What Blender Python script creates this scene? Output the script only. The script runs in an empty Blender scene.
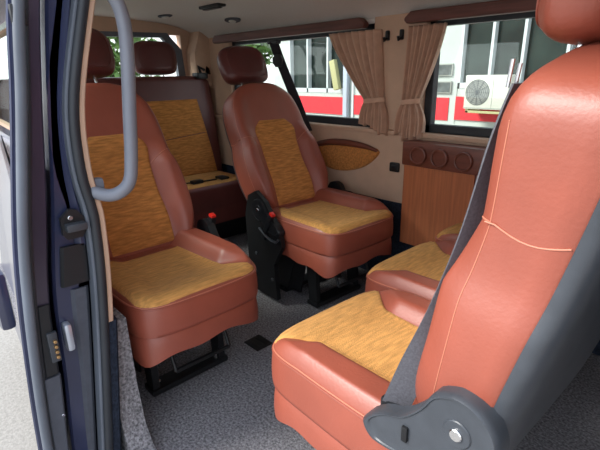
import bpy, bmesh, math, random
from mathutils import Vector, Matrix
random.seed(7)
C = bpy.context.scene.collection
PI = math.pi

# ---------------------------------------------------------------- materials
def srgb(r, g, b):
    f = lambda c: (c/12.92 if c <= .04045 else ((c+.055)/1.055)**2.4)
    return (f(r/255), f(g/255), f(b/255), 1)

def mat(name, col, rough=.5, metal=0, noise=None, bump=None, spec=.5, coat=0, sheen=0, wave=None, emit=0):
    """noise=(scale, amount, stretch xyz)  bump=(scale, strength)  wave=(scale, amount, axis)"""
    m = bpy.data.materials.new(name); m.use_nodes = True
    nt = m.node_tree; N = nt.nodes; L = nt.links
    b = N['Principled BSDF']
    b.inputs['Base Color'].default_value = col
    b.inputs['Roughness'].default_value = rough
    b.inputs['Metallic'].default_value = metal
    b.inputs['Specular IOR Level'].default_value = spec
    if coat:
        b.inputs['Coat Weight'].default_value = coat; b.inputs['Coat Roughness'].default_value = .15
    if sheen:
        b.inputs['Sheen Weight'].default_value = sheen; b.inputs['Sheen Roughness'].default_value = .5
    if emit:
        b.inputs['Emission Color'].default_value = col; b.inputs['Emission Strength'].default_value = emit
    tc = N.new('ShaderNodeTexCoord')
    last = None
    if noise:
        mp = N.new('ShaderNodeMapping'); L.new(tc.outputs['Object'], mp.inputs[0])
        mp.inputs['Scale'].default_value = noise[2] if len(noise) > 2 else (1, 1, 1)
        n = N.new('ShaderNodeTexNoise'); n.inputs['Scale'].default_value = noise[0]; n.inputs['Detail'].default_value = 5
        L.new(mp.outputs[0], n.inputs['Vector'])
        mx = N.new('ShaderNodeMix'); mx.data_type = 'RGBA'
        rmp = N.new('ShaderNodeMapRange'); rmp.inputs[1].default_value = .32; rmp.inputs[2].default_value = .68
        L.new(n.outputs[0], rmp.inputs[0]); L.new(rmp.outputs[0], mx.inputs[0])
        a = noise[1]
        mx.inputs[6].default_value = tuple(c*(1-a) for c in col[:3])+(1,)
        mx.inputs[7].default_value = tuple(min(1, c*(1+a)) for c in col[:3])+(1,)
        L.new(mx.outputs[2], b.inputs['Base Color']); last = mx
    if bump:
        n2 = N.new('ShaderNodeTexNoise'); n2.inputs['Scale'].default_value = bump[0]; n2.inputs['Detail'].default_value = 4
        L.new(tc.outputs['Object'], n2.inputs['Vector'])
        bp = N.new('ShaderNodeBump'); bp.inputs['Strength'].default_value = bump[1]; bp.inputs['Distance'].default_value = .004
        L.new(n2.outputs[0], bp.inputs['Height']); L.new(bp.outputs[0], b.inputs['Normal'])
    return m

M = {}
M['leather'] = mat('brown leather', srgb(146, 73, 55), .46, noise=(9, .08), bump=(160, .12), spec=.75)
M['leather_dark'] = mat('dark maroon leather', srgb(92, 46, 44), .40, noise=(9, .06), bump=(160, .10))
M['leather_bench'] = mat('bench leather', srgb(108, 52, 46), .45, noise=(9, .06), bump=(160, .10))
M['stitch'] = mat('stitched piping', srgb(186, 116, 92), .5)
M['fabric'] = mat('gold chenille fabric', srgb(202, 149, 85), .95, noise=(26, .2, (5, .8, 5)), bump=(420, .6), spec=.1, sheen=.06)
M['fabric_bk'] = mat('gold chenille upright', srgb(192, 130, 72), .95, noise=(26, .26, (5, .8, 5)), bump=(420, .6), spec=.1, sheen=.06)
M['black'] = mat('black plastic', srgb(22, 24, 28), .45)
M['shell'] = mat('charcoal plastic shell', srgb(60, 64, 70), .40, noise=(25, .12), bump=(400, .06))
M['metal_black'] = mat('black painted steel', srgb(14, 15, 18), .5, noise=(20, .2))
M['chrome'] = mat('chrome', (.75, .75, .76, 1), .2, 1)
M['red'] = mat('red release button', srgb(215, 40, 30), .4)
M['belt'] = mat('black belt webbing', srgb(38, 38, 44), .6, noise=(300, .2), spec=.3)
M['belt_lit'] = mat('lit belt webbing', srgb(84, 84, 90), .5, noise=(260, .2), spec=.4)  # lit copy of the black webbing, daylight put into its grey
M['beige'] = mat('beige wall trim', srgb(200, 168, 144), .75, noise=(14, .05), bump=(200, .1))
M['headliner'] = mat('grey headliner cloth', srgb(216, 212, 207), .95, noise=(180, .05), bump=(300, .2), spec=.1)
M['carpet'] = mat('charcoal speckled carpet', srgb(132, 130, 133), 1, noise=(130, .55), bump=(220, 1.0), spec=.05)
M['carpet_dark'] = mat('dark carpet lining', srgb(44, 50, 62), 1, noise=(120, .35), bump=(220, .8), spec=.05)
M['pelmet'] = mat('dark red wood', srgb(98, 58, 50), .45, noise=(5, .25, (1, 12, 14)))
M['wood'] = mat('orange brown wood veneer', srgb(178, 106, 68), .45, noise=(6, .16, (16, 8, .8)))
M['wood_dark'] = mat('dark brown wood', srgb(110, 60, 46), .4, noise=(8, .2, (1, 6, 8)))
M['curtain'] = mat('dusty pink beige curtain', srgb(200, 163, 140), .85, noise=(30, .08), bump=(260, .25), spec=.2, sheen=.2)
M['paint'] = mat('dark blue car paint', srgb(42, 48, 76), .3, coat=.8, noise=(4, .25))
M['paint_reflect'] = mat('dark blue paint with purple reflection', srgb(54, 44, 62), .3, coat=.7, noise=(3, .5, (1, 1, .4)))  # purple reflection on the dark blue door, put into the base colour
M['rubber'] = mat('black rubber', srgb(40, 44, 50), .5, noise=(12, .15))
M['rubber_grey'] = mat('mottled grey rubber', srgb(92, 98, 108), .6, noise=(10, .2, (1, 1, .5)))  # mid grey with a mottle drawn out along the height
M['handle'] = mat('grey grab handle plastic', srgb(120, 124, 134), .45, noise=(30, .05))
M['silver'] = mat('silver trim', srgb(190, 198, 210), .3, .6)
M['trim_grey'] = mat('grey door trim', srgb(72, 76, 86), .7, noise=(50, .1))
M['brass'] = mat('brass contact pin', srgb(200, 160, 110), .3, .9)
M['bwhite'] = mat('white facade', srgb(180, 187, 180), .8, noise=(3, .04))
M['bred'] = mat('red painted band', srgb(205, 40, 50), .6)
M['bglass'] = mat('dark reflecting glass', srgb(34, 44, 40), .12, spec=.22, noise=(1.6, .8))
M['frame_white'] = mat('white window frame', srgb(192, 198, 198), .5)
M['ac'] = mat('white air conditioner casing', srgb(196, 196, 182), .5)
M['ac_grey'] = mat('grey fan grille', srgb(150, 152, 144), .6)
M['plank'] = mat('pale yellow box', srgb(170, 166, 120), .7)
M['poster'] = mat('grey notice print', srgb(80, 86, 84), .6, noise=(9, .6))
M['asphalt'] = mat('pale asphalt', srgb(150, 146, 140), .95, noise=(60, .15), bump=(100, .5))
M['leaf'] = mat('green leaves', srgb(96, 128, 62), .7, noise=(6, .5))
M['bark'] = mat('bark', srgb(90, 76, 60), .9, noise=(20, .3))
M['warm'] = mat('translucent lamp lens', srgb(205, 205, 200), .3)

def glass_mat():
    m = bpy.data.materials.new('window glass'); m.use_nodes = True
    nt = m.node_tree; N = nt.nodes; L = nt.links
    N.remove(N['Principled BSDF']); out = N['Material Output']
    t = N.new('ShaderNodeBsdfTransparent'); t.inputs[0].default_value = (.93, .96, .94, 1)
    g = N.new('ShaderNodeBsdfGlossy'); g.inputs[1].default_value = .02
    mx = N.new('ShaderNodeMixShader'); mx.inputs[0].default_value = .05
    L.new(t.outputs[0], mx.inputs[1]); L.new(g.outputs[0], mx.inputs[2]); L.new(mx.outputs[0], out.inputs[0])
    return m
M['glass'] = glass_mat()

# ---------------------------------------------------------------- mesh helpers
def link(name, verts, faces, m, parent=None, smooth=True, sharp=40):
    me = bpy.data.meshes.new(name); me.from_pydata([tuple(v) for v in verts], [], faces)
    bm = bmesh.new(); bm.from_mesh(me); bmesh.ops.recalc_face_normals(bm, faces=bm.faces); bm.to_mesh(me); bm.free()
    me.materials.append(M[m])
    if smooth:
        for p in me.polygons: p.use_smooth = True
        me.set_sharp_from_angle(angle=math.radians(sharp))
    o = bpy.data.objects.new(name, me); C.objects.link(o)
    if parent: o.parent = parent
    return o

class MB:
    def __init__(s): s.v = []; s.f = []
    def add(s, v, f):
        n = len(s.v); s.v += [tuple(x) for x in v]; s.f += [tuple(i+n for i in q) for q in f]
    def box(s, a, b, bev=.004, mtx=None):
        bm = bmesh.new(); bmesh.ops.create_cube(bm, size=1)
        for v in bm.verts:
            v.co = Vector([(a[i]+b[i])/2+v.co[i]*(b[i]-a[i]) for i in range(3)])
        if bev: bmesh.ops.bevel(bm, geom=bm.edges[:], offset=min(bev, .45*min(abs(b[i]-a[i]) for i in range(3))), segments=2, affect='EDGES', profile=.6)
        if mtx: bmesh.ops.transform(bm, matrix=mtx, verts=bm.verts)
        bm.verts.index_update()
        s.add([v.co.copy() for v in bm.verts], [[v.index for v in f.verts] for f in bm.faces]); bm.free(); return s
    def tube(s, pts, r, n=12, cap=True):
        pts = [Vector(p) for p in pts]; rs = r if isinstance(r, (list, tuple)) else [r]*len(pts)
        vs = []; up = None
        for i, p in enumerate(pts):
            d = (pts[min(i+1, len(pts)-1)]-pts[max(i-1, 0)]).normalized()
            if up is None:
                up = Vector((0, 0, 1)) if abs(d.z) < .9 else Vector((0, 1, 0))
            a = d.cross(up).normalized(); up = a.cross(d).normalized()
            for k in range(n):
                t = 2*PI*k/n; vs.append(p+a*math.cos(t)*rs[i]+up*math.sin(t)*rs[i])
        fs = [(i*n+k, i*n+(k+1) % n, (i+1)*n+(k+1) % n, (i+1)*n+k) for i in range(len(pts)-1) for k in range(n)]
        if cap: fs += [tuple(range(n)), tuple((len(pts)-1)*n+k for k in range(n))]
        s.add(vs, fs); return s
    def cyl(s, c, ax, r, h, n=24, bev=.15):
        """disc-like solid along ax starting at c"""
        ax = Vector(ax).normalized(); c = Vector(c); e = min(r, abs(h))*bev
        s.tube([c, c+ax*.0001, c+ax*(h-e), c+ax*h], [r, r, r, r-e], n); return s
    def ribbon(s, pts, side, w, t=.0015):
        pts = [Vector(p) for p in pts]; vs = []; n = len(pts)
        for i, p in enumerate(pts):
            sd = side[i] if isinstance(side, list) else side
            sd = Vector(sd).normalized(); d = (pts[min(i+1, n-1)]-pts[max(i-1, 0)]).normalized()
            nn = d.cross(sd).normalized()
            for a, b in ((-1, -1), (1, -1), (1, 1), (-1, 1)): vs.append(p+sd*w/2*a+nn*t*b)
        fs = [(i*4+k, i*4+(k+1) % 4, (i+1)*4+(k+1) % 4, (i+1)*4+k) for i in range(n-1) for k in range(4)]
        fs += [(0, 1, 2, 3), tuple((n-1)*4+k for k in range(4))]
        s.add(vs, fs); return s
    def prism(s, poly, axis, a, b):
        """poly of 2D points; axis 0:(y,z) 1:(x,z) 2:(x,y); extruded a..b"""
        def P(p, t):
            return ((t, p[0], p[1]), (p[0], t, p[1]), (p[0], p[1], t))[axis]
        n = len(poly); s.add([P(p, a) for p in poly]+[P(p, b) for p in poly],
              [(i, (i+1) % n, n+(i+1) % n, n+i) for i in range(n)]+[tuple(range(n)), tuple(range(n, 2*n))]); return s
    def build(s, name, m, parent=None, smooth=True, sharp=40): return link(name, s.v, s.f, m, parent, smooth, sharp)

def tag(o, label=None, cat=None, group=None, kind=None):
    if label: o['label'] = label
    if cat: o['category'] = cat
    if group: o['group'] = group
    if kind: o['kind'] = kind
    return o
def empty(name, loc, rz=0, **k):
    o = bpy.data.objects.new(name, None); C.objects.link(o); o.location = loc; o.rotation_euler = (0, 0, rz)
    o.empty_display_size = .1; return tag(o, **k)
def struct(o): o['kind'] = 'structure'; return o
def spline(ctrl, n=8, closed=False):
    pts = [Vector(p) for p in ctrl]; out = []; N = len(pts)
    rng = range(N) if closed else range(N-1)
    for i in rng:
        if closed: p0, p1, p2, p3 = pts[(i-1) % N], pts[i], pts[(i+1) % N], pts[(i+2) % N]
        else: p0, p1, p2, p3 = pts[max(i-1, 0)], pts[i], pts[i+1], pts[min(i+2, N-1)]
        for k in range(n):
            t = k/n
            out.append(.5*((2*p1)+(-p0+p2)*t+(2*p0-5*p1+4*p2-p3)*t*t+(-p0+3*p1-3*p2+p3)*t**3))
    if not closed: out.append(pts[-1])
    return out
def interp(tab, x):
    if x <= tab[0][0]: return tab[0][1]
    for (a, b), (c, d) in zip(tab, tab[1:]):
        if x <= c: 
            t = (x-a)/(c-a); return b+(d-b)*t
    return tab[-1][1]

class Pad:
    """upholstered pad: star shaped outline in (u,v), front depth function, mapped to 3D by fn(u,v,d)"""
    def __init__(s, ctrl, fn, rad=.03, bump=None, soft=.86, n=120):
        s.c = Vector((sum(p[0] for p in ctrl)/len(ctrl), sum(p[1] for p in ctrl)/len(ctrl)))
        pts = spline([(p[0], p[1], 0) for p in ctrl], 10, True)
        pol = sorted((math.atan2(p.y-s.c.y, p.x-s.c.x), math.hypot(p.x-s.c.x, p.y-s.c.y)) for p in pts)
        s.tab = [(pol[-1][0]-2*PI, pol[-1][1])]+pol+[(pol[0][0]+2*PI, pol[0][1])]
        s.fn = fn; s.rad = rad; s.bump = bump or (lambda u, v: 0); s.soft = soft; s.n = n
        s.th = [-PI+2*PI*(k+.5)/n for k in range(n)]; s.R = [interp(s.tab, t) for t in s.th]
    def s_of(s, u, v):
        du, dv = u-s.c.x, v-s.c.y
        return math.hypot(du, dv)/interp(s.tab, math.atan2(dv, du))
    def depth(s, q):
        if q <= s.soft: return 0
        t = min(1, (q-s.soft)/(1-s.soft)); return -s.rad*(1-math.sqrt(max(0, 1-t*t)))
    def uv(s, k, q): return (s.c.x+math.cos(s.th[k])*s.R[k]*q, s.c.y+math.sin(s.th[k])*s.R[k]*q)
    def pt(s, u, v, off=0): return s.fn(u, v, s.depth(s.s_of(u, v))+s.bump(u, v)*max(0, 1-max(0, s.s_of(u, v)-.9)*7)+off)
    def mesh(s, name, m, parent, sides=(), close=None, front=True):
        """sides: list of (scale, depth or callable(u,v))"""
        qs = [i/28 for i in range(1, 25)]+[.88, .9, .92, .94, .955, .97, .98, .99, 1.0] if front else []
        vs = []; fs = []; n = s.n
        for q in qs:
            for k in range(n): u, v = s.uv(k, q); vs.append(s.pt(u, v))
        for q, d in sides:
            for k in range(n):
                u, v = s.uv(k, q); vs.append(s.fn(u, v, d(u, v) if callable(d) else d))
        rings = len(vs)//n
        fs = [(i*n+k, i*n+(k+1) % n, (i+1)*n+(k+1) % n, (i+1)*n+k) for i in range(rings-1) for k in range(n)]
        if front:
            vs.append(s.pt(*s.c)); fs += [(len(vs)-1, k, (k+1) % n) for k in range(n)]
        if close is not None:
            vs.append(s.fn(s.c.x, s.c.y, close)); b = (rings-1)*n
            fs += [(len(vs)-1, b+(k+1) % n, b+k) for k in range(n)]
        return link(name, vs, fs, m, parent, sharp=60)
    def panel(s, name, m, parent, grid, off=.004):
        """grid: rows of (u,v) ; raised patch with tucked in rim"""
        R = len(grid); K = len(grid[0]); vs = []
        for i in range(R):
            for j in range(K):
                e = min(i, j, R-1-i, K-1-j); o = -.004 if e == 0 else (off*.7 if e == 1 else off)
                vs.append(s.pt(*grid[i][j], o))
        fs = [(i*K+j, i*K+j+1, (i+1)*K+j+1, (i+1)*K+j) for i in range(R-1) for j in range(K-1)]
        return link(name, vs, fs, m, parent, sharp=80)
    def seam(s, name, m, parent, pts, r=.0022, off=.002):
        return MB().tube([s.pt(u, v, off) for u, v in pts], r, 8).build(name, m, parent)

def lerp_rows(rows, nr, nc):
    """rows: [(u, vmin, vmax)] -> dense grid with rim rows tight"""
    us = [r[0] for r in rows]; t1 = sorted((r[0], r[1]) for r in rows); t2 = sorted((r[0], r[2]) for r in rows)
    def tt(n): return [0, .015, .05]+[.05+.9*i/(n-1) for i in range(1, n-1)]+[.95, .985, 1]
    g = []
    for t in tt(nr):
        u = us[0]+(us[-1]-us[0])*t; a, b = interp(t1, u), interp(t2, u)
        g.append([(u, a+(b-a)*x) for x in tt(nc)])
    return g

# ---------------------------------------------------------------- seats
def headrest(parent, org, a, leather, hw=.140, hh=.098, post=.07, parts=True, th=.055):
    """org = centre, a = lean; adds headrest cushion and two chrome posts"""
    ca, sa = math.cos(a), math.sin(a)
    fn = lambda u, v, d: Vector((org[0]-sa*u+ca*d, org[1]+v, org[2]+ca*u+sa*d))
    ctrl = [(-hh, 0), (-hh*.97, hw*.6), (-hh*.75, hw*.9), (0, hw), (hh*.65, hw*.93), (hh*.95, hw*.6), (hh, 0)]
    ctrl = ctrl+[(u, -v) for u, v in reversed(ctrl[1:-1])]
    p = Pad(ctrl, fn, .045, lambda u, v: .006-.9*(v*v)-1.5*u*u*0, .55, 64)
    h = p.mesh('headrest', leather, parent, sides=[(1.0, -th*1.0), (.98, -th*1.3), (.92, -th*1.6), (.8, -th*1.85), (.55, -th*2.05)], close=-th*2.1)
    if parts:
        s = p.seam('seam', leather, h, [p.uv(k, .80) for k in list(range(64))+[0]], .002, .0005)
        for y in (-.045, .045):
            MB().tube([fn(-hh*.6, y, -th), fn(-hh-post, y, -th)], .0055, 10).build('headrest_post', 'chrome', parent)
    return h

def back_pad(parent, px, pz, a, boxy, L=.65, hw=1.0, swid=.05, seamu=.33, leather='leather', fabric='fabric_bk', depth=.0, shell=True, split=.10, panel=True):
    ca, sa = math.cos(a), math.sin(a)
    fn = lambda u, v, d: Vector((px-sa*u+ca*d, v, pz+ca*u+sa*d))
    half = [(0, 0), (.0, .12), (.012, .19), (.07, .225), (.18, .242), (.29, .236), (.36, .218), (.44, .215)]+([(.53, .222), (.575, .222), (.607, .195), (.632, .12), (.645, .05), (.65, 0)] if boxy else [(.52, .203), (.585, .175), (.632, .115), (.648, .06), (.65, 0)])
    half = [(u*L/.65, v*hw) for u, v in half]
    ctrl = half+[(u, -v) for u, v in reversed(half[1:-1])]
    def bump(u, v):
        e = min(1, max(0, (abs(v)/hw-.11)/.07)); e = e*e*(3-2*e)
        hfac = min(1, max(0, (.40*L/.65-u)/.12+.35)); hfac = max(.12, hfac)
        return .038*e*hfac-.012*math.cos(min(1, abs(v)/hw/.2)*PI/2)+.012*math.exp(-((u-.14)/.08)**2)
    p = Pad(ctrl, fn, .035, bump, .84)
    sp = lambda u, v: -(split*.8+swid*u/L)
    b = p.mesh('backrest', leather, parent, sides=[(1.004, -.05), (1.006, lambda u, v: sp(u, v)*.75), (1.0, sp), (.98, lambda u, v: sp(u, v)-.004)])
    if panel:
        rows = [(.03, -.125, .125), (.12, -.125, .125), (.24, -.118, .118), (.33, -.118, .118), (.39, -.128, .128), (.415, -.122, .122), (.455, -.075, .075)]
        rows = [(u*L/.65, x*hw, y*hw) for u, x, y in rows]
        f = p.panel('backrest_panel', fabric, parent, lerp_rows(rows, 26, 14))
    for sg in (-1, 1):
        pts = [((seamu+.045*t+.012*math.sin(t*PI))*L/.65, sg*hw*(.118+(.094 if boxy else .106)*t)) for t in [i/12 for i in range(13)]]
        p.seam('seam', 'stitch', b, pts, .0013, .0005)
        def edge(u, d, k=1.008):
            tb = sorted((p.uv(q, k)[0], p.uv(q, k)[1]) for q in range(p.n) if p.uv(q, 1)[1]*sg > 0)
            return fn(u, interp(tb, u), d)
        u1 = (seamu+.045)*L/.65
        MB().tube([p.pt(pts[-1][0], pts[-1][1], .0005), edge(u1, -.012, 1.0)]+[edge(u1-.012*math.sin(PI*i/8), -.026+(sp(u1, 0)+.026)*i/8, 1.0045) for i in range(9)], .0013, 8).build('seam', 'stitch', b)
        MB().tube([p.pt(*p.uv(q, .985), .0004) for _, q in sorted((p.uv(q, 1)[0], q) for q in range(p.n) if p.uv(q, 1)[1]*sg > 0 and .05 < p.uv(q, 1)[0] < .57*L/.65)], .0010, 6).build('seam', 'stitch', b)
    if shell:
        p.mesh('back_shell', 'shell', parent, front=False, sides=[(.985, sp), (.99, lambda u, v: sp(u, v)-.01), (.97, lambda u, v: sp(u, v)-.02), (.92, lambda u, v: sp(u, v)-.03), (.8, lambda u, v: sp(u, v)-.035), (.4, lambda u, v: sp(u, v)-.036)], close=-(split*.8+swid*.5)-.036)
    return p, fn

def cushion(parent, hw=.228, D=.50, top=.43, leather='leather', near=0, skirt=.235, seamz=.315):
    """front edge at x=0, rear at -D ; near=+1/-1: side where the fabric runs out to the edge"""
    fn = lambda u, v, d: Vector((u, v, top+d))
    half = [(.0, 0), (-.004, hw*.55), (-.022, hw*.84), (-.075, hw*.975), (-.18, hw), (-D*.7, hw), (-D*.93, hw*.95), (-D, hw*.75), (-D, 0)]
    ctrl = half+[(u, -v) for u, v in reversed(half[1:-1])]
    def bump(u, v):
        wd = interp([(0, .85), (.10, .80), (.28, .52), (1, .48)], -u/D); e = min(1, max(0, (abs(v)/hw-wd+.05)/.22)); e = e*e*(3-2*e); back = min(1, max(0, (-u-.03)/.12))
        crown = .008*math.exp(-((u+.07)/.06)**2)
        k = 1 if not near or v*near < 0 else .12
        return (.040 if near else .028)*e*back*k+crown-.012*back*(1-e)
    p = Pad(ctrl, fn, .032, bump, .88)
    def corner(u, v):
        cf = math.exp(-((u+.03)/.10)**2)*min(1, max(0, (abs(v)/hw-.25)/.7))**2
        cr = math.exp(-((u+D)/.07)**2)
        wav = .006*math.sin(u*37)+.006*math.sin(v*31)
        return skirt-top+.015-.028*cf-.02*cr+wav
    z = lambda h: h-top
    hem = lambda f: (lambda u, v: z(seamz)+(corner(u, v)-z(seamz))*f)
    wr = lambda f, a: (lambda u, v: z(f)+a*math.sin(u*55+v*40))
    b = p.mesh('seat_cushion', leather, parent, sides=[(1.008, z(top-.05)), (1.012, wr(seamz+.04, .002)), (1.010, z(seamz+.014)), (1.006, z(seamz+.004)), (.972, z(seamz)), (.984, z(seamz-.006)), (.998, hem(.4)), (1.004, hem(.75)), (1.0, hem(1)), (.985, hem(1)), (.97, hem(.8)), (.96, z(seamz))], close=z(seamz+.02))
    def w(t, near_side):
        if near_side: return interp([(0, .94), (.04, .965), (.78, .965), (.9, .80), (1, .70)], t)*hw
        return interp([(0, .93), (.04, .93), (.10, .84), (.19, .68), (.30, .54), (1, .49)], t)*hw
    rows = []
    for i in range(15):
        t = i/14; 
        rows.append((-.004-t*(D-.10), -w(t, near == -1), w(t, near == 1)))
    g = lerp_rows(rows, 30, 22)
    # follow the rounded front edge
    g2 = []
    for r in g:
        q = []
        for (u, v) in r:
            uu, vv = u, v
            s = p.s_of(uu, vv)
            if s > .982:
                f = .982/s; uu = p.c.x+(uu-p.c.x)*f; vv = p.c.y+(vv-p.c.y)*f
            q.append((uu, vv))
        g2.append(q)
    p.panel('seat_panel', 'fabric', parent, g2, .004)
    ks = [k for k in range(p.n) if p.uv(k, 1)[0] > -D*.72]
    ks.sort(key=lambda k: p.th[k])
    p.seam('piping', 'stitch', b, [p.uv(k, .990) for k in ks], .0016, .0015)
    p.seam('piping', leather, b, [p.uv(k, .995) for k in ks], .003, .001)
    return p

def pedestal(parent, hw=.2, D=.5, z1=.33):
    hw *= .82
    m = MB()
    for y in (-hw+.03, hw-.03):
        m.prism([(-.47, 0), (-.40, 0), (-.33, z1*.62), (-.25, z1*.62), (-.23, 0), (-.18, 0), (-.19, z1), (-.47, z1)], 1, y-.012, y+.012)
    m.box((-.48, -hw+.02, z1-.05), (-.10, hw-.02, z1), .006)
    m.prism([(-.47, .03), (-.30, .03), (-.26, .2), (-.26, z1), (-.47, z1)], 1, -hw+.022, -hw+.03).prism([(-.47, .03), (-.30, .03), (-.26, .2), (-.26, z1), (-.47, z1)], 1, hw-.03, hw-.022)
    m.build('pedestal', 'metal_black', parent, smooth=False)
    for x in (-.43, -.205):
        MB().box((x-.035, -hw+.01, 0), (x+.035, hw-.01, .022), .006).build('floor_rail', 'metal_black', parent, smooth=False)
    MB().tube([(-.08, -hw+.06, .13), (-.08, hw-.06, .13)], .007).tube([(-.08, -hw+.06, .13), (-.14, -hw+.06, .26)], .006).tube([(-.08, hw-.06, .13), (-.14, hw-.06, .26)], .006).build('adjuster_bar', 'metal_black', parent)
    for y in (-hw+.045, hw-.045):
        MB().cyl((-.205, y-.0, .022), (0, 0, 1), .011, .012, 8).build('bolt', 'chrome', parent)

def hinge(parent, side, px, pz, hw=.236, mat_='black', s=1.0):
    """teardrop recliner cover on the seat's side"""
    y0 = side*(hw+.000); y1 = side*(hw+.034)
    pts = []
    c = Vector((px+.01, pz+.045)); R = .085*s
    for k in range(21):
        t = math.radians(-75+k*(360-130)/20-20); pts.append((c.x+R*math.cos(t+PI*.5+.6), c.y+R*math.sin(t+PI*.5+.6)))
    pts = [(c.x+R*math.cos(math.radians(a)), c.y+R*math.sin(math.radians(a))) for a in range(75, 292, 12)]
    pts += [(c.x+.11*s, c.y-.145*s), (c.x+.2*s, c.y-.165*s), (c.x+.235*s, c.y-.155*s), (c.x+.245*s, c.y-.12*s), (c.x+.20*s, c.y-.075*s), (c.x+.14*s, c.y-.045*s), (c.x+.09*s, c.y+.01*s), (c.x+.06*s, c.y+.06*s)]
    pts = [tuple(p) for p in [(q.x, q.y) for q in spline([(x, y, 0) for x, y in pts], 3, True)]]
    n = len(pts); cx = sum(p[0] for p in pts)/n; cy = sum(p[1] for p in pts)/n
    vs = []; prof = [(1, y0), (1, y0+(y1-y0)*.6), (.985, y0+(y1-y0)*.85), (.94, y1), (.90, y1), (.88, y0+(y1-y0)*.93)]
    for sc, y in prof:
        for (x, z_) in pts: vs.append((cx+(x-cx)*sc, y, cy+(z_-cy)*sc))
    fs = [(i*n+k, i*n+(k+1) % n, (i+1)*n+(k+1) % n, (i+1)*n+k) for i in range(len(prof)-1) for k in range(n)]
    fs += [tuple((len(prof)-1)*n+k for k in range(n)), tuple(range(n))]
    o = link('recliner_cover', vs, fs, mat_, parent, sharp=35)
    MB().cyl((c.x, y1-side*.008, c.y-.0), (0, side, 0), .010, .012, 12).build('screw', 'chrome', o)
    MB().cyl((c.x, y1-side*.010, c.y-.0), (0, side, 0), .022, .010, 20).build('boss', mat_, o)
    MB().box((c.x+.11*s, y1-.003, c.y-.10*s), (c.x+.125*s, y1+.003, c.y-.06*s), .002).build('slot', 'metal_black', o)
    return o

def buckle(parent, x, y, z, ang=.5):
    mt = Matrix.Translation((x, y, z)) @ Matrix.Rotation(ang, 4, 'Y')
    o = MB().box((-.014, -.012, -.11), (.014, .012, .035), .004, mt).build('buckle', 'black', parent)
    MB().box((-.012, -.011, .028), (.012, .011, .044), .003, mt).build('release_button', 'red', o)

def seat(label, group, loc, rz, a=.42, near=-1, hinges=(-1,), buck=None, leather='leather', back_leather=None, hs=1.0, hw=1.0, hmat='black', head=True, D=.50, L=.65, headdark=None, split=.10, hdz=0, boxy=False, bx=0, hz=0, hx=0, swid=.05, seamu=.33, hd=-.05):
    r = empty('passenger_seat', loc, rz, label=label, cat='seat', group=group)
    bl = back_leather or leather
    cushion(r, .228*hw, D, .43, leather, near)
    px, pz = -D+.075, .40
    p, fn = back_pad(r, px+bx, pz, a, boxy, L, hw, swid=swid, seamu=seamu, leather=bl, split=split)
    if head:
        cc = fn(L+.095+hdz, 0, hd); headrest(r, (cc.x, 0, cc.z), a, headdark or bl, hw=.142*min(1, hw+.05))
    pedestal(r, .2*hw, D)
    for sd in hinges: hinge(r, sd, px+bx+hx, pz+hz, .236*hw, hmat, hs)
    if buck: buckle(r, *buck)
    return r, p, fn

grp_f = 'forward facing passenger seats'; grp_r = 'seats in the rear facing row'
nl, _, _ = seat('brown leather seat with gold fabric, beside the door pillar and partly behind the grab handle', 'passenger seats', (-1.105, .655, .008), 0, a=.40, near=-1, hinges=(1,), buck=(-.40, .268, .475, .3), headdark='leather_dark', hs=.6, L=.69, hdz=.055)
fr, _, _ = seat('brown leather seat with gold fabric panel standing alone before the left side window', 'passenger seats', (-1.135, 1.48, .012), math.radians(-2), a=.44, near=-1, hinges=(-1, 1), buck=(-.365, -.262, .41, .5), hs=.62, headdark='leather_dark', D=.53, L=.68, hdz=.03)
fb_ = MB().prism([(-.54, .02), (-.33, .02), (-.345, .20), (-.315, .25), (-.285, .30), (-.30, .37), (-.36, .44), (-.40, .49), (-.47, .53), (-.53, .50), (-.56, .40)], 1, -.262, -.240).build('side_bracket', 'metal_black', fr, smooth=False)
for bx_, bz_ in ((-.36, .12), (-.49, .12), (-.40, .33), (-.48, .22)): MB().cyl((bx_, -.262, bz_), (0, -1, 0), .008, .006, 8).build('bolt', 'shell', fb_)
MB().tube(spline([(-.44, -.27, .36), (-.38, -.272, .33), (-.32, -.272, .32), (-.30, -.27, .335)], 5), .006, 8).build('lever', 'shell', fb_)
r1, _, _ = seat('nearest brown leather seat on the right with a charcoal back shell and recliner cover', 'passenger seats', (-.765, .80, .008), PI-math.radians(2), a=.09, near=0, hinges=(1,), hs=.72, hmat='shell', D=.50, split=.075, boxy=True, L=.69, bx=-.05, hx=-.085, hz=.105, hdz=-.008, hd=.04, swid=.09, seamu=.385)
r2, _, _ = seat('middle seat of the rear facing row, its cushion showing behind the nearest seat', 'passenger seats', (-.855, 1.27, .01), PI, a=.16, near=0, hinges=(), head=False, boxy=True)
r3, _, _ = seat('farthest narrow seat of the rear facing row, against the wooden cabinet', 'passenger seats', (-.875, 1.652, .01), PI, a=.16, near=0, hinges=(), head=False, hw=.56)

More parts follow.
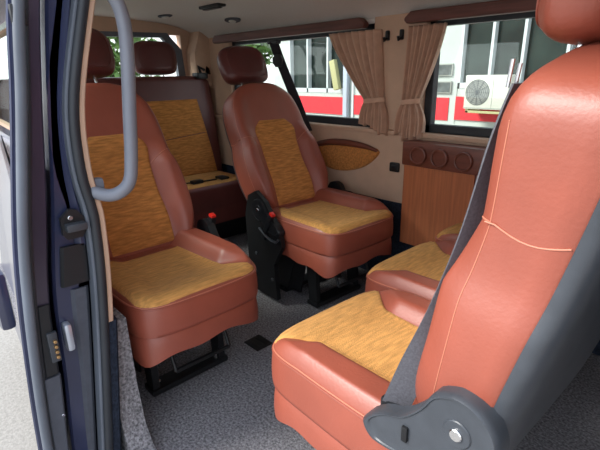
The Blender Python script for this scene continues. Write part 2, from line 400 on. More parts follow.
# ---------------------------------------------------------------- rear bench
bn = empty('rear_bench', (-2.36, 1.17, 0), label='wide dark brown bench with gold fabric panels across the rear of the van', cat='bench')
def bench():
    W = .65
    fn = lambda u, v, d: Vector((u, v, .40+d))
    rr = lambda a0, a1, b: [(a0, 0), (a0, b*.6), (a0-.004, b*.95), (a0-.05, b), ((a0+a1)/2, b), (a1+.05, b), (a1, b*.95), (a1, b*.6), (a1, 0)]
    h = rr(0, -.48, W); ctrl = h+[(u, -v) for u, v in reversed(h[1:-1])]
    p = Pad(ctrl, fn, .03, None, .9, 200)
    z = lambda t: t-.40
    p.mesh('seat_cushion', 'leather_bench', bn, sides=[(1.003, z(.34)), (1.003, z(.26)), (.99, z(.25)), (1.0, z(.24)), (1.0, z(.15)), (.98, z(.15))], close=z(.2))
    rows = [(-.02, -W*.92, W*.92), (-.2, -W*.94, W*.94), (-.44, -W*.94, W*.94)]
    p.panel('seat_panel', 'fabric', bn, lerp_rows(rows, 10, 40), .004)
    a = .14; ca, sa = math.cos(a), math.sin(a); L = .69
    fb = lambda u, v, d: Vector((-.36-sa*u+ca*d, v, .37+ca*u+sa*d))
    h = [(0, 0), (0, W*.6), (.01, W*.97), (.05, W), (L*.5, W), (L-.07, W*.99), (L-.02, W*.96), (L, W*.88), (L, 0)]
    ctrl = h+[(u, -v) for u, v in reversed(h[1:-1])]
    pb = Pad(ctrl, fb, .035, None, .9, 200)
    b = pb.mesh('backrest', 'leather_dark', bn, sides=[(1.0, -.07), (.99, -.11), (.97, -.13)], close=-.13)
    for (y0, y1) in ((.04, .55), (-.58, -.06)):
        rows = [(.03, y0-.02, y1+.04), (.2, y0, y1+.02), (.54, y0+.02, y1-.04)]
        pb.panel('backrest_panel', 'fabric_bk', bn, lerp_rows(rows, 16, 16), .005)
        pb.seam('seam', 'leather_bench', b, [(.27+.04*i/8, y0+(y1-y0-.02)*i/8) for i in range(9)], .0025, .005)
    c = fb(L+.105, .35, -.05); headrest(bn, (c.x, .30, c.z+.02), a, 'leather_dark', hw=.155, hh=.105)
    MB().box((-.42, -.62, 0), (-.08, .62, .22), .01).build('pedestal', 'metal_black', bn, smooth=False)
    MB().box((-.51, .53, 1.03), (-.43, .61, 1.07), .008).tube([(-.47, .58, 1.06), (-.45, .55, 1.11), (-.44, .59, 1.085)], .010).build('release_latch', 'black', bn)
bench()
tag(MB().ribbon(spline([(-2.55, 1.30, .407), (-2.50, 1.42, .409), (-2.47, 1.50, .412), (-2.47, 1.58, .410)], 6), (1, .2, 0), .012, .003)
    .box((-2.50, 1.40, .404), (-2.455, 1.475, .426), .006).box((-2.52, 1.60, .404), (-2.44, 1.66, .42), .006).build('seat_belt_buckle', 'black'),
    'black belt buckle lying on the gold seat of the rear bench', 'belt buckle')

# ---------------------------------------------------------------- van shell
Yw = 1.85
def slab(name, a, b, m, bev=.0): return struct(MB().box(a, b, bev).build(name, m, smooth=False))
X0, X1 = -3.05, 1.5
slab('floor', (X0, .30, -.06), (X1, 1.95, 0), 'carpet')
wl = struct(bpy.data.objects.new('wall_left', None)); C.objects.link(wl)
def wpart(name, a, b, m, bev=.004): return MB().box(a, b, bev).build(name, m, wl, smooth=False)
wpart('lower_lining', (X0, Yw+.005, 0), (X1, Yw+.08, .43), 'carpet_dark')
SILL, TOP = .80, 1.275
wpart('side_trim_panel', (X0, Yw, .43), (X1, Yw+.08, SILL-.012), 'beige', .006)
wpart('rear_pillar', (X0, Yw, SILL-.012), (-2.62, Yw+.08, 1.34), 'beige', .004)
wpart('centre_pillar', (-1.43, Yw-.008, SILL-.012), (-1.15, Yw+.08, 1.34), 'beige', .008)
wpart('front_pillar', (.25, Yw, SILL-.012), (X1, Yw+.08, 1.34), 'beige', .004)
wpart('window_header', (X0, Yw+.001, TOP), (X1, Yw+.08, 1.36), 'headliner', 0)
# sill ledge catching the light
MB().box((X0, Yw-.02, SILL-.035), (X1, Yw+.01, SILL-.012), .008).build('sill_ledge', 'beige', wl)
def window(n, x0, x1, zs, z1, nd=()):
    w = struct(bpy.data.objects.new('window_%d' % n, None)); C.objects.link(w)
    m = MB(); y0, y1 = Yw+.02, Yw+.06; t = .038
    m.box((x0, y0, zs), (x1, y1, zs+t), .004).box((x0, y0, z1-t), (x1, y1, z1), .004).box((x0, y0, zs), (x0+t, y1, z1), .004).box((x1-t, y0, zs), (x1, y1, z1), .004)
    m.build('window_frame', 'rubber', w, smooth=False)
    MB().box((x0+.01, Yw+.045, zs+.01), (x1-.01, Yw+.049, z1-.01), 0).build('pane', 'glass', w, smooth=False)
window(1, -2.62, -1.43, SILL-.012, TOP)
window(2, -1.15, .25, SILL-.012, TOP)

# ceiling: headliner with a cove down to the left wall
prof = [(.36, 1.335), (.40, 1.365), (.52, 1.39), (1.0, 1.40), (1.45, 1.39), (1.66, 1.37), (1.78, 1.335), (1.86, 1.29), (1.93, 1.28)]
prof = [(p.x, p.y) for p in spline([(a, b, 0) for a, b in prof], 4)]
poly = prof+[(1.93, 1.50), (.36, 1.50)]
struct(MB().prism(poly, 0, X0, X1).build('ceiling', 'headliner', sharp=50))
# rear wall with tailgate window
wr_ = struct(bpy.data.objects.new('wall_rear', None)); C.objects.link(wr_)
XR = -2.98
MB().box((XR-.06, .44, 0), (XR, 1.93, .98), .004).box((XR-.06, 1.70, .98), (XR, 1.93, 1.45), .004).box((XR-.06, .46, .98), (XR, .50, 1.45), .004).box((XR-.06, .48, 1.315), (XR, 1.70, 1.45), .004).build('tailgate_trim', 'beige', wr_, smooth=False)
w3 = struct(bpy.data.objects.new('window_3', None)); C.objects.link(w3)
m = MB()
c = [(.45, .98), (.45, 1.30), (1.60, 1.325), (1.70, 1.22), (1.72, .98)]
n_ = len(c); inn = [(.48, 1.00), (.48, 1.275), (1.56, 1.295), (1.65, 1.20), (1.665, 1.00)]
vs = [(XR+.004, y, z) for y, z in c]+[(XR+.004, y, z) for y, z in inn]+[(XR-.03, y, z) for y, z in c]+[(XR-.03, y, z) for y, z in inn]
fs = []
for k in range(n_):
    j = (k+1) % n_
    fs += [(k, j, n_+j, n_+k), (2*n_+k, 2*n_+j, 3*n_+j, 3*n_+k), (n_+k, n_+j, 3*n_+j, 3*n_+k), (k, j, 2*n_+j, 2*n_+k)]
m.add(vs, fs); m.build('window_frame', 'rubber_grey', w3, smooth=False)
MB().prism([(y, z) for y, z in inn], 0, XR-.02, XR-.016).build('pane', 'glass', w3, smooth=False)
MB().tube([(XR+.02, .95, 1.015), (XR+.03, 1.2, 1.03), (XR+.02, 1.45, 1.015)], .008).build('wiper_rail', 'silver', w3)
# rear corner post rounding
struct(MB().prism([(1.74, .98), (1.86, .98), (1.86, 1.34), (1.78, 1.34), (1.73, 1.2)], 0, XR, -2.86).build('trim_1', 'beige', smooth=False))
struct(MB().box((X1-.02, .2, 0), (X1+.04, 1.95, 1.5), 0).build('wall_front', 'carpet_dark', smooth=False))

# near side wall (right side of the van) behind the door opening, following the body's curve
ypil = [(-.2, .27), (.05, .30), (.51, .352), (.70, .364), (.76, .362), (.85, .352), (1.0, .362), (1.21, .418), (1.45, .49)]
ydin = [(-.2, .175), (.12, .195), (.33, .212), (.55, .225), (.79, .262), (1.01, .292), (1.2, .322), (1.45, .37)]
ydout = [(-.2, .115), (.17, .13), (.37, .142), (.58, .16), (.75, .182), (1.01, .228), (1.2, .258), (1.45, .31)]
def sm(tab):
    sp_ = spline([(a, b, 0) for a, b in tab], 6); return [(p.x, p.y) for p in sp_]
ypil, ydin, ydout = sm(ypil), sm(ydin), sm(ydout)
def strip(name, f0, f1, x0, x1, z0, z1, m, parent=None, n=40, bev=.0, tp=0, tq=0):
    vs = []; fs = []
    if parent is wrt or parent is w4: tp = tq = TAP(x0)
    t1 = TAP(x1) if parent is wrt or parent is w4 else 0
    for i in range(n+1):
        z = z0+(z1-z0)*i/n; a, b = f0(z), f1(z); tp_, tq_ = tp, tq
        vs += [(x0, a+tp, z), (x1-bev, a+t1, z), (x1, a+bev+t1, z), (x1, b-bev+t1, z), (x1-bev, b+t1, z), (x0, b+tq, z)]
    fs = [(i*6+k, i*6+(k+1) % 6, (i+1)*6+(k+1) % 6, (i+1)*6+k) for i in range(n) for k in range(6)]
    fs += [tuple(range(6)), tuple(n*6+k for k in range(6))]
    return link(name, vs, fs, m, parent, sharp=30)
P_ = lambda o=0: (lambda z: interp(ypil, z)+o)
DI = lambda o=0: (lambda z: interp(ydin, z)+o)
DO = lambda o=0: (lambda z: interp(ydout, z)+o)
XD = -1.10
TAP = lambda x: max(0, (-1.14-x))*.085
w4 = struct(bpy.data.objects.new('window_4', None)); C.objects.link(w4)
wrt = struct(bpy.data.objects.new('wall_right', None)); C.objects.link(wrt)
strip('door_jamb', DI(.012), P_(-.028), -1.24, XD-.03, -.25, 1.44, 'paint', wrt, bev=.006)
strip('jamb_step', lambda z: DI(.012)(z)+(P_(-.028)(z)-DI(.012)(z))*.62, P_(-.026), -1.2, XD-.018, .66, 1.44, 'paint', wrt, bev=.012)
strip('side_panel', P_(-.03), P_(.012), -3.0, XD-.03, 0, .86, 'beige', wrt)
strip('outer_panel', P_(-.06), P_(-.03), -3.0, XD-.03, -.25, .86, 'paint', wrt)
strip('outer_panel', P_(-.06), P_(-.03), -3.0, XD-.03, 1.24, 1.44, 'paint', wrt)
strip('outer_panel', P_(-.06), P_(-.03), -1.36, XD-.03, .86, 1.24, 'paint', wrt)
strip('roof_rail', P_(-.03), P_(.02), -3.0, XD-.03, 1.24, 1.44, 'beige', wrt)
strip('pillar_panel', P_(-.03), P_(.012), -1.36, XD-.03, .84, 1.26, 'beige', wrt)
strip('pillar_panel', P_(-.03), P_(.012), -3.0, -2.75, .84, 1.26, 'beige', wrt)
strip('pillar_trim', P_(-.006), P_(.010), -1.2, XD+.004, .44, 1.44, 'beige', wrt, bev=.003)
strip('pillar_lining', P_(-.02), P_(.02), -1.3, XD+.006, 0, .445, 'carpet_dark', wrt, bev=.006)
strip('pane', P_(-.012), P_(-.008), -2.75, -1.36, .86, 1.24, 'glass', w4)
# rubber door seal bulb, running along the opening
seal = MB().tube([(XD+.002, P_(-.016)(z), z) for z in [-.25+1.69*i/60 for i in range(61)]], .0125, 12)
struct(seal.build('trim_2', 'rubber'))
strip_ = strip('trim_3', P_(-.034), P_(-.022), XD-.03, XD+.004, -.25, 1.44, 'rubber_grey', None, bev=.003); struct(strip_)
# wall in front of the door opening
struct(MB().box((.50, .2, -.2), (X1, .34, 1.45), .01).build('wall_cab', 'beige', smooth=False))
struct(MB().box((-1.3, .22, -.26), (X1, .30, -.07), .01).build('trim_4', 'paint', smooth=False))
# carpeted step hump beside the pillar
struct(MB().prism([(-1.6, 0), (-1.02, 0), (-1.07, .025), (-1.105, .08), (-1.125, .20), (-1.135, .42), (-1.6, .42)], 1, .335, .40).build('trim_5', 'carpet', smooth=False))

# striker plate on the jamb
st = empty('door_striker', (XD-.019, .27, .72), label='black door striker plate bolted to the dark blue pillar', cat='striker')
def poly_plate(cy, cz, pts, x0, x1): return MB().prism([(cy+a, cz+b) for a, b in pts], 0, x0, x1)
poly_plate(.035, .0, [(-.028, -.022), (-.02, -.034), (.015, -.034), (.026, -.016), (.026, .012), (.01, .034), (-.006, .038), (-.028, .018)], 0, .014).build('plate', 'black', st, smooth=False)
MB().box((.01, .012, -.012), (.036, .058, .006), .004).build('striker_bar', 'shell', st)
MB().cyl((.012, .028, .018), (1, 0, 0), .006, .006, 10).build('bolt', 'chrome', st)
strip('jamb_cover', lambda z: DI(.016)(z)+.012, P_(-.034), -1.2, XD-.018, .565, .665, 'black', wrt, bev=.006)
strip('jamb_cover', lambda z: DI(.016)(z)+.03, P_(-.034), -1.2, XD-.022, -.25, .55, 'trim_grey', wrt, bev=.012)
tag(MB().box((XD-.03, .238, .40), (XD+.0, .256, .475), .009).build('reflector_lens', 'silver'), 'small clear oval lens low on the dark door pillar', 'lens')

# ---------------------------------------------------------------- sliding door (open, pushed back outside the body)
dr = struct(bpy.data.objects.new('door_1', None)); C.objects.link(dr)
strip('door_body', DO(.006), DI(-.004), -2.25, XD-.004, -.22, .84, 'paint_reflect', dr, bev=.004, tp=.195, tq=.14)
strip('door_window_frame', DO(.006), DI(-.004), -1.25, XD-.004, .84, 1.40, 'paint_reflect', dr, bev=.004, tp=.045, tq=.015)
strip('outer_skin', DO(-.003), DO(.010), -2.25, XD+.0, -.22, .84, 'paint', dr, bev=.003, tp=.195, tq=.195)
strip('outer_skin', DO(-.003), DO(.010), -1.25, XD+.0, .84, 1.40, 'paint', dr, bev=.003, tp=.045, tq=.03)
MB().tube([(XD+.006, DO(.017)(z), z) for z in [-.22+1.62*i/60 for i in range(61)]], .0115, 12).build('door_seal', 'rubber_grey', dr)
MB().tube([(XD+.0, DO(.031)(z), z) for z in [-.22+1.62*i/60 for i in range(61)]], .005, 8).build('seal_lip', 'rubber', dr)
strip('latch_trim', DO(.034), DI(-.006), -1.2, XD+.004, .36, .545, 'black', dr, bev=.004)
strip('lower_trim', DO(.030), DI(-.004), -1.2, XD+.006, -.22, .355, 'trim_grey', dr, bev=.004)
cp = MB().box((XD+.0, .196, .395), (XD+.012, .218, .475), .003).build('contact_plate', 'shell', dr)
for k in range(4): MB().cyl((XD+.010, .210, .41+.014*k), (1, 0, 0), .0042, .010, 10).build('contact_pin', 'brass', cp)
MB().cyl((XD-.003, .262, 1.115), (1, 0, 0), .010, .006, 20).cyl((XD+.002, .262, 1.115), (1, 0, 0), .006, .003, 16).build('rubber_plug', 'shell', dr)
MB().box((XD-.006, .255, 1.15), (XD+.010, .285, 1.19), .006).build('latch', 'black', dr)
MB().cyl((XD+.004, .196, .24), (1, 0, 0), .004, .004, 10).build('screw', 'chrome', dr)
MB().box((XD-.12, .118, .50), (XD-.02, .150, .64), .012).build('door_handle', 'paint', dr)

# ---------------------------------------------------------------- grab handle
gh = empty('grab_handle', (-1.06, .36, .77), label='tall curved grey grab handle on the door pillar', cat='handle')
pp = spline([(-.055, -.012, .025), (-.02, .02, .012), (.0, .045, .018), (.005, .070, .042), (.005, .082, .10), (.005, .092, .2), (.004, .104, .32), (.0, .108, .39), (-.005, .098, .44), (-.02, .070, .468), (-.05, .045, .475)], 6)
MB().tube(pp, .0155, 16).build('bar', 'handle', gh)
MB().box((-.07, -.02, -.005), (-.045, .03, .05), .01).build('mount', 'handle', gh)
MB().box((-.08, .03, .43), (-.045, .07, .49), .01).build('mount', 'handle', gh)

# ---------------------------------------------------------------- pelmets, curtains, cabinet, wall fittings
def pelmet(x0, x1, label):
    m = MB(); z0, z1 = 1.252, 1.30
    pts = [(x0, z0+.012), (x0+.012, z0), (x1-.012, z0), (x1, z0+.012), (x1, z1-.025), (x1-.03, z1), (x0+.03, z1), (x0, z1-.025)]
    m.prism(pts, 1, 1.795, 1.835)
    o = m.build('curtain_pelmet', 'pelmet', smooth=False)
    bv = o.modifiers.new('b', 'BEVEL'); bv.width = .006; bv.segments = 2
    return tag(o, label, 'pelmet', 'curtain pelmets')
pelmet(-2.74, -1.455, 'long dark wooden pelmet above the left side window with the belt')
pelmet(-1.235, .2, 'dark wooden pelmet above the right side window facing the air conditioner')

def curtain(label, topx, midx, botx, zt=1.243, zm=.925, zb=.79, seed=0, y=1.822):
    """each x = (left,right); gathered at zm by a tieback"""
    e = empty('curtain', ((midx[0]+midx[1])/2, y, zb), label=label, cat='curtain', group='curtains tied back on the centre pillar')
    ox = (midx[0]+midx[1])/2
    nz, nx = 46, 90; vs = []
    for i in range(nz+1):
        z = zt+(zb-zt)*i/nz
        if z > zm:
            t = (zt-z)/(zt-zm); k = t**1.25; l = topx[0]+(midx[0]-topx[0])*k; r = topx[1]+(midx[1]-topx[1])*(k*.9+.1*t)
            amp = .013+.004*math.sin(t*PI); 
        else:
            t = (zm-z)/(zm-zb); k = math.sin(min(1, t*1.5)*PI/2); l = midx[0]+(botx[0]-midx[0])*k; r = midx[1]+(botx[1]-midx[1])*k
            amp = .010+.012*t
        w = r-l
        for j in range(nx+1):
            s = j/nx; ph = 2*PI*s*7.5+seed
            yy = y+amp*math.sin(ph+.5*math.sin(z*9+seed))*1.0-.006*math.sin(ph*.5+z*6)
            zz = z if i < nz else z+.012*math.sin(ph*.5+seed)-.035*abs(s-.5)*0
            if z <= zm: zz += .03*t*math.sin(s*PI*1.6+seed)*.7
            vs.append((l+w*(s+.012*math.sin(ph))-ox, yy-y, zz-zb))
    W = nx+1
    n0 = len(vs); vs += [(a, b+.004, c_) for a, b, c_ in vs]
    fs = [(i*W+j, i*W+j+1, (i+1)*W+j+1, (i+1)*W+j) for i in range(nz) for j in range(nx)]
    fs += [tuple(n0+q for q in reversed(f)) for f in fs]
    rim = [j for j in range(W)]+[i*W+nx for i in range(1, nz+1)]+[nz*W+j for j in range(nx-1, -1, -1)]+[i*W for i in range(nz-1, 0, -1)]
    fs += [(rim[k], rim[(k+1) % len(rim)], n0+rim[(k+1) % len(rim)], n0+rim[k]) for k in range(len(rim))]
    link('cloth', vs, fs, 'curtain', e, sharp=180)
    m = MB(); hw = (midx[1]-midx[0])/2
    loop = [(hw*1.12*math.cos(t), .022*math.sin(t)+.0, zm-zb+.006*math.cos(t)) for t in [2*PI*k/24 for k in range(25)]]
    m.ribbon(loop, (0, 0, 1), .022, .002); m.build('tieback', 'curtain', e)
    return e
curtain('dusty beige curtain tied back at the right end of the left side window', (-1.70, -1.375), (-1.455, -1.345), (-1.485, -1.315), seed=.4)
curtain('dusty beige curtain tied back at the left end of the right side window', (-1.225, -1.04), (-1.235, -1.15), (-1.265, -1.11), zb=.77, seed=2.1)
for x, lb in ((-1.345, 'black coat hook beside the left curtain on the centre pillar'), (-1.268, 'black coat hook beside the right curtain on the centre pillar')):
    tag(MB().box((x-.009, 1.825, 1.19), (x+.009, 1.843, 1.235), .007).tube([(x, 1.83, 1.20), (x, 1.81, 1.19), (x, 1.805, 1.205)], .006).build('coat_hook', 'black'), lb, 'hook', 'coat hooks on the centre pillar')

cb = empty('side_cabinet', (-.99, 1.82, .26), label='slim orange-brown wooden cabinet on the side wall under the right window', cat='cabinet')
MB().box((-.185, -.03, .02), (.175, .028, .40), .004).build('body', 'wood_dark', cb)
MB().box((-.19, -.040, .0), (.155, -.03, .385), .003).build('front_panel', 'wood', cb, smooth=False)
MB().box((-.195, -.055, .385), (.195, .03, .495), .008).build('top_rail', 'wood_dark', cb)
for x in (-.105, .0, .11):
    k = MB().cyl((x, -.053, .437), (0, -1, 0), .041, .010, 32).build('round_knob', 'wood_dark', cb)
    MB().tube([(x+.036*math.cos(t), -.066, .437+.036*math.sin(t)) for t in [2*PI*i/32 for i in range(33)]], .005, 8, False).build('ring', 'wood_dark', k)
tag(MB().box((-1.305, 1.838, .585), (-1.25, 1.858, .632), .008).box((-1.292, 1.834, .597), (-1.263, 1.842, .62), .004).build('wall_socket', 'black'), 'small black switch plate on the beige side wall', 'switch')

# armrest panel
ar = empty('armrest_panel', (-1.62, 1.85, .62), label='leaf-shaped gold fabric armrest panel with wooden rim on the beige side wall', cat='armrest')
top = [(-.27, -.005), (-.2, .045), (-.08, .075), (.05, .082), (.17, .075), (.245, .06)]
bot = [(.225, .02), (.15, -.035), (.04, -.07), (-.07, -.075), (-.17, -.05), (-.24, -.022)]
ctrl = [(z, x) for x, z in top+bot]
fnA = lambda u, v, d: Vector((v, -.02-d, u))
pa = Pad(ctrl, fnA, .014, None, .8, 96)
pa.mesh('pad', 'fabric_bk', ar, sides=[(1.0, -.022)], close=-.022)
MB().tube([fnA(z, x, .0) for x, z in [(p.x, p.y) for p in spline([(a, b, 0) for a, b in top], 8)]], [.006+.012*math.sin(PI*min(1, i/40*1.0)) for i in range(41)], 10).build('wooden_rim', 'wood_dark', ar)
struct(MB().box((-2.2, 1.70, .28), (-1.52, 1.852, .445), .03).build('trim_6', 'carpet_dark'))

# seat belts
bt = empty('seat_belt', (-2.0, 1.79, 1.0), label='black seat belt hanging from the roof rail across the left side window', cat='seat belt', group='seat belts')
MB().ribbon(spline([(-.105, .0, .232), (-.035, -.01, .12), (.04, -.015, .0), (.105, -.02, -.10), (.20, -.03, -.25)], 8), (.78, .55, .25), .052).build('webbing', 'belt', bt)
MB().cyl((-.04, -.022, .125), (.3, -1, 0), .033, .014, 20).box((-.065, -.03, .09), (-.015, -.012, .145), .006).build('guide_loop', 'black', bt)
MB().box((-.15, -.01, .215), (-.06, .02, .238), .006).build('anchor', 'black', bt)

b2 = empty('seat_belt', (-.36, .60, .46), label='wide belt strap running up beside the backrest of the nearest seat', cat='seat belt', group='seat belts')
pts = spline([(-.005, -.03, .03), (.02, -.02, .12), (.052, .0, .23), (.078, .022, .36), (.098, .03, .50), (.112, .035, .575)], 8)
MB().ribbon(pts, [(.95*(1-i/40)+.05, .25+.7*i/40, 0) for i in range(41)], .05).build('webbing', 'belt_lit', b2)
MB().box((-.035, -.036, .0), (.03, -.022, .035), .005).build('anchor', 'black', b2)
MB().tube([(.10, .02, .57), (.103, .02, .605)], .0028, 8).tube([(.10, .045, .57), (.103, .045, .60)], .0028, 8).build('belt_guide', 'chrome', b2)

# floor plate, ceiling fittings
tag(MB().box((-1.34, .93, 0), (-1.25, 1.01, .004), .001).box((-1.33, .942, .004), (-1.26, .958, .006), .001).box((-1.33, .98, .004), (-1.26, .996, .006), .001).build('floor_anchor', 'metal_black'), 'small black anchor plate set in the grey carpet', 'anchor plate')
for (x, y, z, ln, lb) in ((-2.66, 1.43, 1.392, .05, 'small oval ceiling light above the rear bench'), (-2.36, 1.70, 1.36, .05, 'small oval ceiling light near the left side window pelmet')):
    e = empty('ceiling_light', (x, y, z), math.radians(10), label=lb, cat='ceiling light', group='small oval ceiling lights')
    tl = -.0 if y < 1.6 else .3
    vs = []; 
    def oval(a, b, h0, h1):
        n = 32; ring = lambda s_, h: [(a*s_*math.cos(2*PI*k/n), b*s_*math.sin(2*PI*k/n), h) for k in range(n)]
        v = ring(1, h0)+ring(.98, h1)+ring(.85, h1-.003); f = [(i*n+k, i*n+(k+1) % n, (i+1)*n+(k+1) % n, (i+1)*n+k) for i in range(2) for k in range(n)]+[tuple(range(n)), tuple(2*n+k for k in range(n))]
        q = MB(); q.add(v, f); return q
    o = oval(.07, .032, .012, -.006).build('housing', 'trim_grey', e)
    o2 = oval(.03, .018, -.004, -.012).build('lens', 'warm', e)
    e.rotation_euler = (-tl, 0, 0)
vt = tag(MB().box((-2.24, 1.40, 1.378), (-2.06, 1.45, 1.396), .006).box((-2.22, 1.41, 1.372), (-2.08, 1.44, 1.380), .004).build('ceiling_vent', 'black'), 'narrow black slot vent in the grey ceiling', 'vent')
tag(MB().prism([(1.80, 1.06), (1.845, 1.06), (1.835, 1.10), (1.812, 1.115)], 0, -2.90, -2.86).build('speaker_grille', 'black', smooth=False), 'small dark triangular fitting on the beige rear corner pillar', 'fitting')

# ---------------------------------------------------------------- outside
struct(MB().box((-40, -20, -.56), (30, 40, -.50), 0).build('ground', 'asphalt', smooth=False))
YB = 6.0
bd = empty('building', (-4.5, YB, -.5), label='white building with red band and tall windows seen through the van windows', cat='building')
def bp(name, x0, x1, z0, z1, m, y0=0, y1=.3, par=None):
    return MB().box((x0+4.5, y0, z0+.5), (x1+4.5, y1, z1+.5), 0).build(name, m, par or bd, smooth=False)
bp('wall', -7.05, 3.2, -.5, .36, 'bwhite'); bp('wall', -7.05, -6.62, .36, 5, 'bwhite'); bp('wall', -5.14, -3.2, .36, 5, 'bwhite')
bp('wall', -6.62, -5.14, 2.6, 5, 'bwhite'); bp('wall', -3.2, 3.2, 2.6, 5, 'bwhite')
bp('wall', -6.62, -5.14, .36, .74, 'bwhite', .01); bp('wall', -3.2, 3.2, .36, .84, 'bwhite', .01)
bp('red_band', -6.62, -5.20, .38, .67, 'bred', -.012, .02); bp('red_band', -5.02, -3.30, .40, .71, 'bred', -.012, .02); bp('red_band', -3.20, 3.2, .42, .73, 'bred', -.012, .02)
for (x0, x1, z0) in ((-6.62, -5.14, .74), (-3.2, 3.2, .84)):
    f = MB(); 
    f.box((x0+4.5, 0, z0+.5), (x1+4.5, .12, z0+.57), 0).box((x0+4.5, 0, 3.03), (x1+4.5, .12, 3.1), 0)
    xs = [x0, -6.15, -5.66, x1-.04] if x0 < -5 else [x0, -2.79, -2.40, -1.9, -1.3, -.7, 0, .8, 1.6, 2.4, 3.1]
    for x in xs: f.box((x+4.5, 0, z0+.5), (x+4.535, .12, 3.1), 0)
    w = f.build('window', 'frame_white', bd, smooth=False)
    bp('pane', x0, x1, z0, 2.6, 'bglass', .09, .10, w)
bp('downpipe', -5.19, -5.11, -.5, 5, 'silver', -.10, -.02)
bp('corner_board', -5.06, -5.02, -.5, 5, 'frame_white', -.03, .0)
tag(MB().box((-.055, -.05, -.25), (.06, .03, .23), .005, Matrix.Translation((-5.36, YB-.10, 1.04)) @ Matrix.Rotation(math.radians(-14), 4, 'Y')).build('window_board', 'plank'), 'pale yellow board leaning in the white building window', 'board')
for z, lb in ((1.08, 'upper of two small grey notices on the white facade'), (.85, 'lower of two small grey notices on the white facade')):
    e = empty('notice', (-3.40, YB-.02, z), label=lb, cat='notice', group='notices on the facade')
    MB().box((-.125, -.01, -.08), (.125, .02, .08), .004).build('frame', 'ac_grey', e, smooth=False)
    MB().box((-.11, -.014, -.065), (.11, -.008, .065), 0).build('print', 'poster', e, smooth=False)
ac = empty('air_conditioner', (-2.62, YB-.22, .60), label='white outdoor air conditioner unit on a bracket on the white facade', cat='air conditioner')
MB().box((-.28, -.14, 0), (.27, .14, .41), .012).build('casing', 'ac', ac)
MB().cyl((-.11, -.138, .205), (0, -1, 0), .155, .006, 40).build('fan_shroud', 'ac_grey', ac)
g = MB()
for rr_ in (.03, .055, .08, .105, .13, .15): g.tube([(-.11+rr_*math.cos(t), -.148, .205+rr_*math.sin(t)) for t in [2*PI*i/40 for i in range(41)]], .003, 6, False)
for k in range(12): g.tube([(-.11, -.149, .205), (-.11+.15*math.cos(k*PI/6), -.149, .205+.15*math.sin(k*PI/6))], .0025, 6)
g.build('fan_grille', 'shell', ac)
MB().box((-.28, -.142, .012), (.27, -.138, .02), 0).box((.08, -.143, .02), (.084, -.138, .4), 0).build('panel_seam', 'ac_grey', ac, smooth=False)
MB().box((-.26, -.12, -.05), (-.22, .2, 0), .004).box((.2, -.12, -.05), (.24, .2, 0), .004).box((-.26, -.12, -.05), (.24, -.09, -.02), .004).build('bracket', 'plank', ac, smooth=False)

def tree(loc, h, r, label, n=1500, seed=1):
    rnd = random.Random(seed); e = empty('tree', loc, label=label, cat='tree', group='trees outside the van')
    MB().tube([(0, 0, 0), (.05, 0, h*.4), (0, .05, h*.75)], [.12, .09, .04]).build('trunk', 'bark', e)
    vs = []; fs = []
    blobs = [(Vector((rnd.uniform(-.6, .6)*r, rnd.uniform(-.6, .6)*r, h*.62+rnd.uniform(-.7, .6)*h*.4)), r*rnd.uniform(.35, .6)) for _ in range(14)]
    for _ in range(n):
        c0, br = blobs[rnd.randrange(len(blobs))]
        d = Vector((rnd.gauss(0, 1), rnd.gauss(0, 1), rnd.gauss(0, 1))).normalized()*br*rnd.uniform(.6, 1)
        p = c0+d; a = Vector((rnd.gauss(0, 1), rnd.gauss(0, 1), rnd.gauss(0, 1))).normalized(); b_ = a.cross(Vector((.3, .2, 1))).normalized(); s_ = .085*rnd.uniform(.7, 1.5)*r
        k = len(vs); vs += [p-a*s_, p+b_*s_*.6, p+a*s_, p-b_*s_*.6]; fs.append((k, k+1, k+2, k+3))
    link('crown', vs, fs, 'leaf', e, smooth=False)
tree((-9.2, 6.4, -.5), 3.6, 1.3, 'leafy green tree left of the white building', seed=3)
tree((-13.6, 9.8, -.5), 4.0, 1.5, 'leafy green tree farther behind, by the building corner', seed=9)
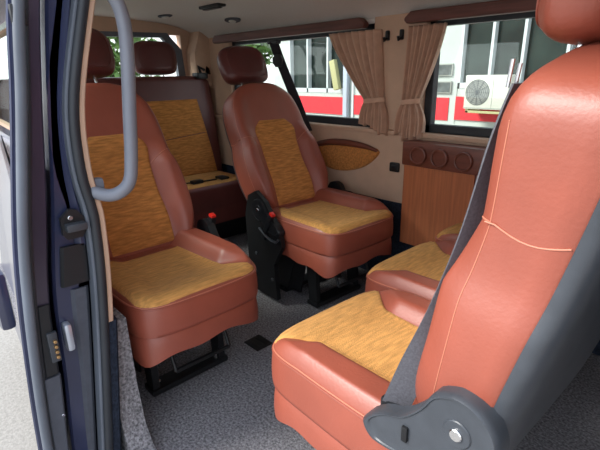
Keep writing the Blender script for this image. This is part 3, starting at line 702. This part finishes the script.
tree((-14.0, 5.6, -.5), 3.6, 1.5, 'green tree seen through the rear window', seed=5)
gw = tag(MB().box((-30, 8.8, -.5), (-7.2, 9.0, .78), .01).build('garden_wall', 'bwhite', smooth=False), 'low white garden wall beyond the trees', 'wall')

# ---------------------------------------------------------------- light, world, camera
w = bpy.data.worlds.new('world'); bpy.context.scene.world = w; w.use_nodes = True
nt = w.node_tree; bg = nt.nodes['Background']
tc = nt.nodes.new('ShaderNodeTexCoord'); sx = nt.nodes.new('ShaderNodeSeparateXYZ'); rp = nt.nodes.new('ShaderNodeValToRGB')
nt.links.new(tc.outputs['Generated'], sx.inputs[0]); nt.links.new(sx.outputs[2], rp.inputs[0]); nt.links.new(rp.outputs[0], bg.inputs[0])
rp.color_ramp.elements[0].position = 0; rp.color_ramp.elements[0].color = (.92, .94, .96, 1)
rp.color_ramp.elements[1].position = .6; rp.color_ramp.elements[1].color = (.72, .83, 1, 1)
bg.inputs[1].default_value = 1.22
sd = bpy.data.lights.new('sun', 'SUN'); so = bpy.data.objects.new('sun', sd); C.objects.link(so)
sd.energy = 3.0; sd.angle = math.radians(25); sd.color = (1, .96, .9)
so.rotation_euler = Vector((.40, .72, -.66)).to_track_quat('-Z', 'Y').to_euler()

cam = bpy.data.cameras.new('camera'); co = bpy.data.objects.new('camera', cam); C.objects.link(co)
R = [[0.6880592160115337, 0.2211618908608501, -0.6911309089401566], [0.7255173616213438, -0.22818265244071015, 0.6492743912331106], [-0.014109331933081724, -0.9481667021974435, -0.31745996849433883]]
co.matrix_world = Matrix(((R[0][0], -R[0][1], -R[0][2], 0), (R[1][0], -R[1][1], -R[1][2], 0), (R[2][0], -R[2][1], -R[2][2], 1.05), (0, 0, 0, 1)))
cam.sensor_width = 36; cam.lens = 27; cam.clip_start = .02
bpy.context.scene.camera = co
vs_ = bpy.context.scene.view_settings
vs_.view_transform = 'Standard'; vs_.look = 'None'; vs_.gamma = 1; vs_.use_curve_mapping = False; vs_.exposure = .9
